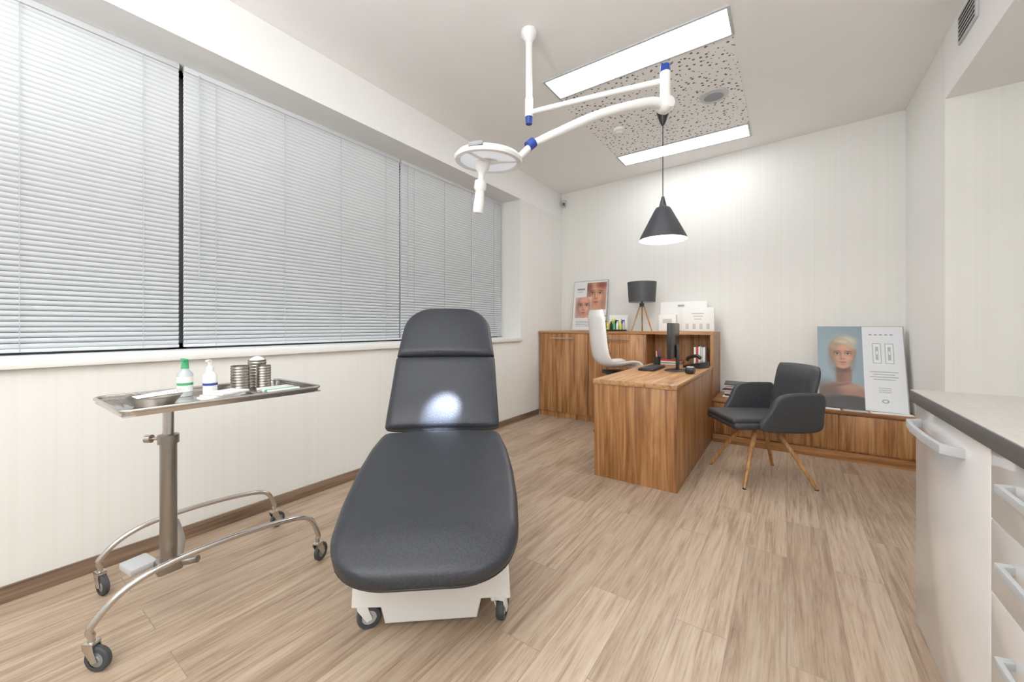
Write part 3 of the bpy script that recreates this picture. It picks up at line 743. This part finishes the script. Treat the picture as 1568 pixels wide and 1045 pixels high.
lathe('pump',[(0,.145),(.008,.145),(.008,.12),(.014,.115),(.014,.098),(0,.098)],(0,0,0),M['plastic'],e)
rbox('spout',(.018,-.012,.143),(.04,.01,.009),M['plastic'],e,.003,rot=(0,0,-.6))
def canister(x,y,r,h,nm):
    e=empty(nm,(x,y,ts))
    pr=[(0,0),(r,0)]
    for k in range(9):
        z=h*(k+.5)/9; pr+= [(r,z-.004),(r-.0022,z),(r,z+.004)]
    pr+=[(r,h),(r-.003,h),(r-.003,.01),(0,.01)]
    lathe('can',pr,(0,0,0),M['steel2'],e); return e
canister(-2.0,.735,.036,.11,'steel_canister')
e=canister(-2.065,.83,.038,.125,'steel_canister.001')
lathe('tissue',[(0,.145),(.015,.14),(.03,.13),(.034,.11),(0,.11)],(0,0,0),M['paper'],e,seg=12)
canister(-1.985,.825,.030,.105,'steel_canister.002')
e=empty('gauze_pack',(-1.83,.60,ts))
for k in range(3): rbox('pad_%d'%k,(0.01*k,.01*k,.006+k*.01),(.09,.12,.009),M['paper'],e,.003,rot=(0,0,.2*k))
e=empty('small_tray',(-1.83,.82,ts))
rbox('plate',(0,0,.004),(.16,.19,.006),M['steel'],e,.002); 
for k in range(5): rbox('item_%d'%k,(-.05+.025*k,.0,.012),(.015,.13,.01),[M['paper'],M['lgrey'],M['paper'],M['green'],M['paper']][k],e,.003)
# ---------------- visitor armchair
ac=empty('visitor_armchair',(-.175,3.585,0),math.radians(-57.5))
for k,(x,y) in enumerate([(.255,-.25),(-.255,-.25),(.255,.25),(-.255,.25)]):
    tube('leg_%d'%k,[(x*.22,y*.22,.405),(x*.62,y*.62,.22),(x,y,.004)],[.019,.012],M['oak'],ac)
    lathe('foot_%d'%k,[(0,0),(.013,0),(.013,.006),(0,.006)],(x,y,0),M['black'],ac,seg=12)
rbox('swivel_hub',(0,0,.40),(.16,.16,.02),M['black'],ac,.006)
rbox('seat_shell',(0,-.03,.435),(.46,.54,.05),M['vinyl2'],ac,.022,seg=4)
rbox('seat_cushion',(0,-.045,.468),(.42,.52,.045),M['vinyl2'],ac,.02,seg=4)
for sg in (-1,1):
    ol=smoothpoly([(.255,.42),(.28,.55),(.27,.675),(.19,.69),(.05,.685),(-.035,.655),(-.09,.56),(-.15,.45),(-.12,.415),(0,.405)],5)
    o=extr('arm_%s'%('l' if sg<0 else 'r'),ol,(sg*.258,0,0),(0,1,0),(sg*.12,0,1),.05,M['vinyl2'],ac,.016,4)
    for v in o.data.vertices: v.co.x-=sg*.12*.42
def curved(name,w0,w1,z0,z1,y0,lean,bend,th,mt,par,nu=14,nv=14,p=4,rnd=.22,drop=.06):
    bm=bmesh.new(); g={}
    for side in (0,1):
        for i in range(nu+1):
            for j in range(nv+1):
                u=-1+2*i/nu; v=j/nv
                w=(w0+(w1-w0)*v)/2
                vv=max(0,(v-.75)/.25); sh=(1-vv**p*rnd)
                x=u*w*sh; z=z0+(z1-z0)*(v- (drop*abs(u)**3*v**3)); 
                edge=min(1,4*min(1-abs(u),.25)); edv=min(1,5*min(v,1-v,.2))
                t=th*math.sqrt(max(.04,edge))*math.sqrt(max(.06,edv))/2
                y=y0+lean*v-bend*(u*u)+(t if side else -t)
                g[side,i,j]=bm.verts.new((x,y,z))
    for side in (0,1):
        for i in range(nu):
            for j in range(nv): bm.faces.new((g[side,i,j],g[side,i+1,j],g[side,i+1,j+1],g[side,i,j+1]))
    for i in range(nu):
        for j in (0,nv): bm.faces.new((g[0,i,j],g[0,i+1,j],g[1,i+1,j],g[1,i,j]))
    for j in range(nv):
        for i in (0,nu): bm.faces.new((g[0,i,j],g[0,i,j+1],g[1,i,j+1],g[1,i,j]))
    return frombm(name,bm,mt,par,ang=70)
curved('backrest',.44,.48,.44,.87,.235,.09,.03,.08,M['vinyl2'],ac,rnd=.07,drop=.02)
# ---------------- white office chair (one swooping shell: high back flowing into the seat)
oc=empty('office_chair',(-1.50,4.10,0),math.radians(90+50))
for k in range(5):
    a=math.radians(72*k+4); x,y=.22*math.cos(a),.22*math.sin(a)
    tube('spoke_%d'%k,[(0,0,.12),(x*.5,y*.5,.10),(x,y,.075)],[.022,.014],M['chrome'],oc)
    for sg in (-1,1):
        lathe('castor_%d'%k,[(0,-.01),(.026,-.01),(.028,0),(.026,.01),(0,.01)],(x+sg*.014*math.sin(a),y-sg*.014*math.cos(a),.028),M['black'],oc,axis=(math.sin(a),-math.cos(a),0),seg=20)
    cyl('castor_stem_%d'%k,(x,y,.03),(x,y,.08),.008,.008,M['black'],oc,seg=10)
cyl('gas_lift',(0,0,.1),(0,0,.66),.025,.02,M['chrome'],oc)
rbox('mechanism',(0,.03,.67),(.18,.2,.04),M['black'],oc,.01)
def shell(path,wf,th,mt,nm,par):
    P=catmull([(0,y,z) for y,z in path],8); bm=bmesh.new(); rings=[]; N=len(P)
    for i,p in enumerate(P):
        t=(P[min(i+1,N-1)]-P[max(i-1,0)]).normalized(); n=Vector((1,0,0)).cross(t).normalized()
        f=i/(N-1); w=wf(f); e_=min(f,1-f); T=th*min(1,.35+e_*14)
        ring=[]
        for k in range(13):
            u=-1+2*k/12; ed=math.sqrt(max(.08,1-abs(u)**6)); ring.append(p+Vector((u*w,0,0))+n*(T/2*ed+.035*u*u))
        for k in range(13):
            u=1-2*k/12; ed=math.sqrt(max(.08,1-abs(u)**6)); ring.append(p+Vector((u*w,0,0))+n*(-T/2*ed+.035*u*u))
        rings.append([bm.verts.new(v) for v in ring])
    K=26
    for A,B in zip(rings[:-1],rings[1:]):
        for k in range(K): bm.faces.new((A[k],A[(k+1)%K],B[(k+1)%K],B[k]))
    bm.faces.new(rings[0]); bm.faces.new(rings[-1])
    return frombm(nm,bm,mt,par,ang=60)
shp=[(-.175,.700),(-.165,.745),(-.10,.757),(.05,.745),(.15,.760),(.215,.83),(.245,.96),(.265,1.15),(.285,1.33)]
def shw(f): return float(np.interp(f,[0,.1,.45,.6,.75,.95,1],[.16,.175,.185,.18,.175,.165,.145]))
shell(shp,shw,.05,M['gloss'],'seat_and_back_shell',oc)
for k in range(8):
    z=.88+.055*k; yy=float(np.interp(z,[.83,.96,1.15,1.33],[.215,.245,.265,.285]))
    hw=.165
    tube('rib_%d'%k,[(-hw,yy-.062,z),(-hw*.5,yy-.037,z),(0,yy-.028,z),(hw*.5,yy-.037,z),(hw,yy-.062,z)],.004,M['dgrey'],oc,seg=6)
# ---------------- world, camera
w=bpy.data.worlds.new('World'); SC.world=w; w.use_nodes=True
w.node_tree.nodes['Background'].inputs[0].default_value=(.38,.42,.47,1)
w.node_tree.nodes['Background'].inputs[1].default_value=.4
cam=bpy.data.cameras.new('Camera'); co=bpy.data.objects.new('Camera',cam); COL.objects.link(co)
cam.sensor_width=36; cam.lens=36*600/1568; cam.shift_y=-22.5/1568
cam.clip_start=.02
co.location=(0,0,1.16); co.rotation_euler=(math.pi/2,0,YAW)
SC.camera=co
SC.view_settings.view_transform='Standard'
SC.view_settings.exposure=0.0
SC.view_settings.gamma=1.10
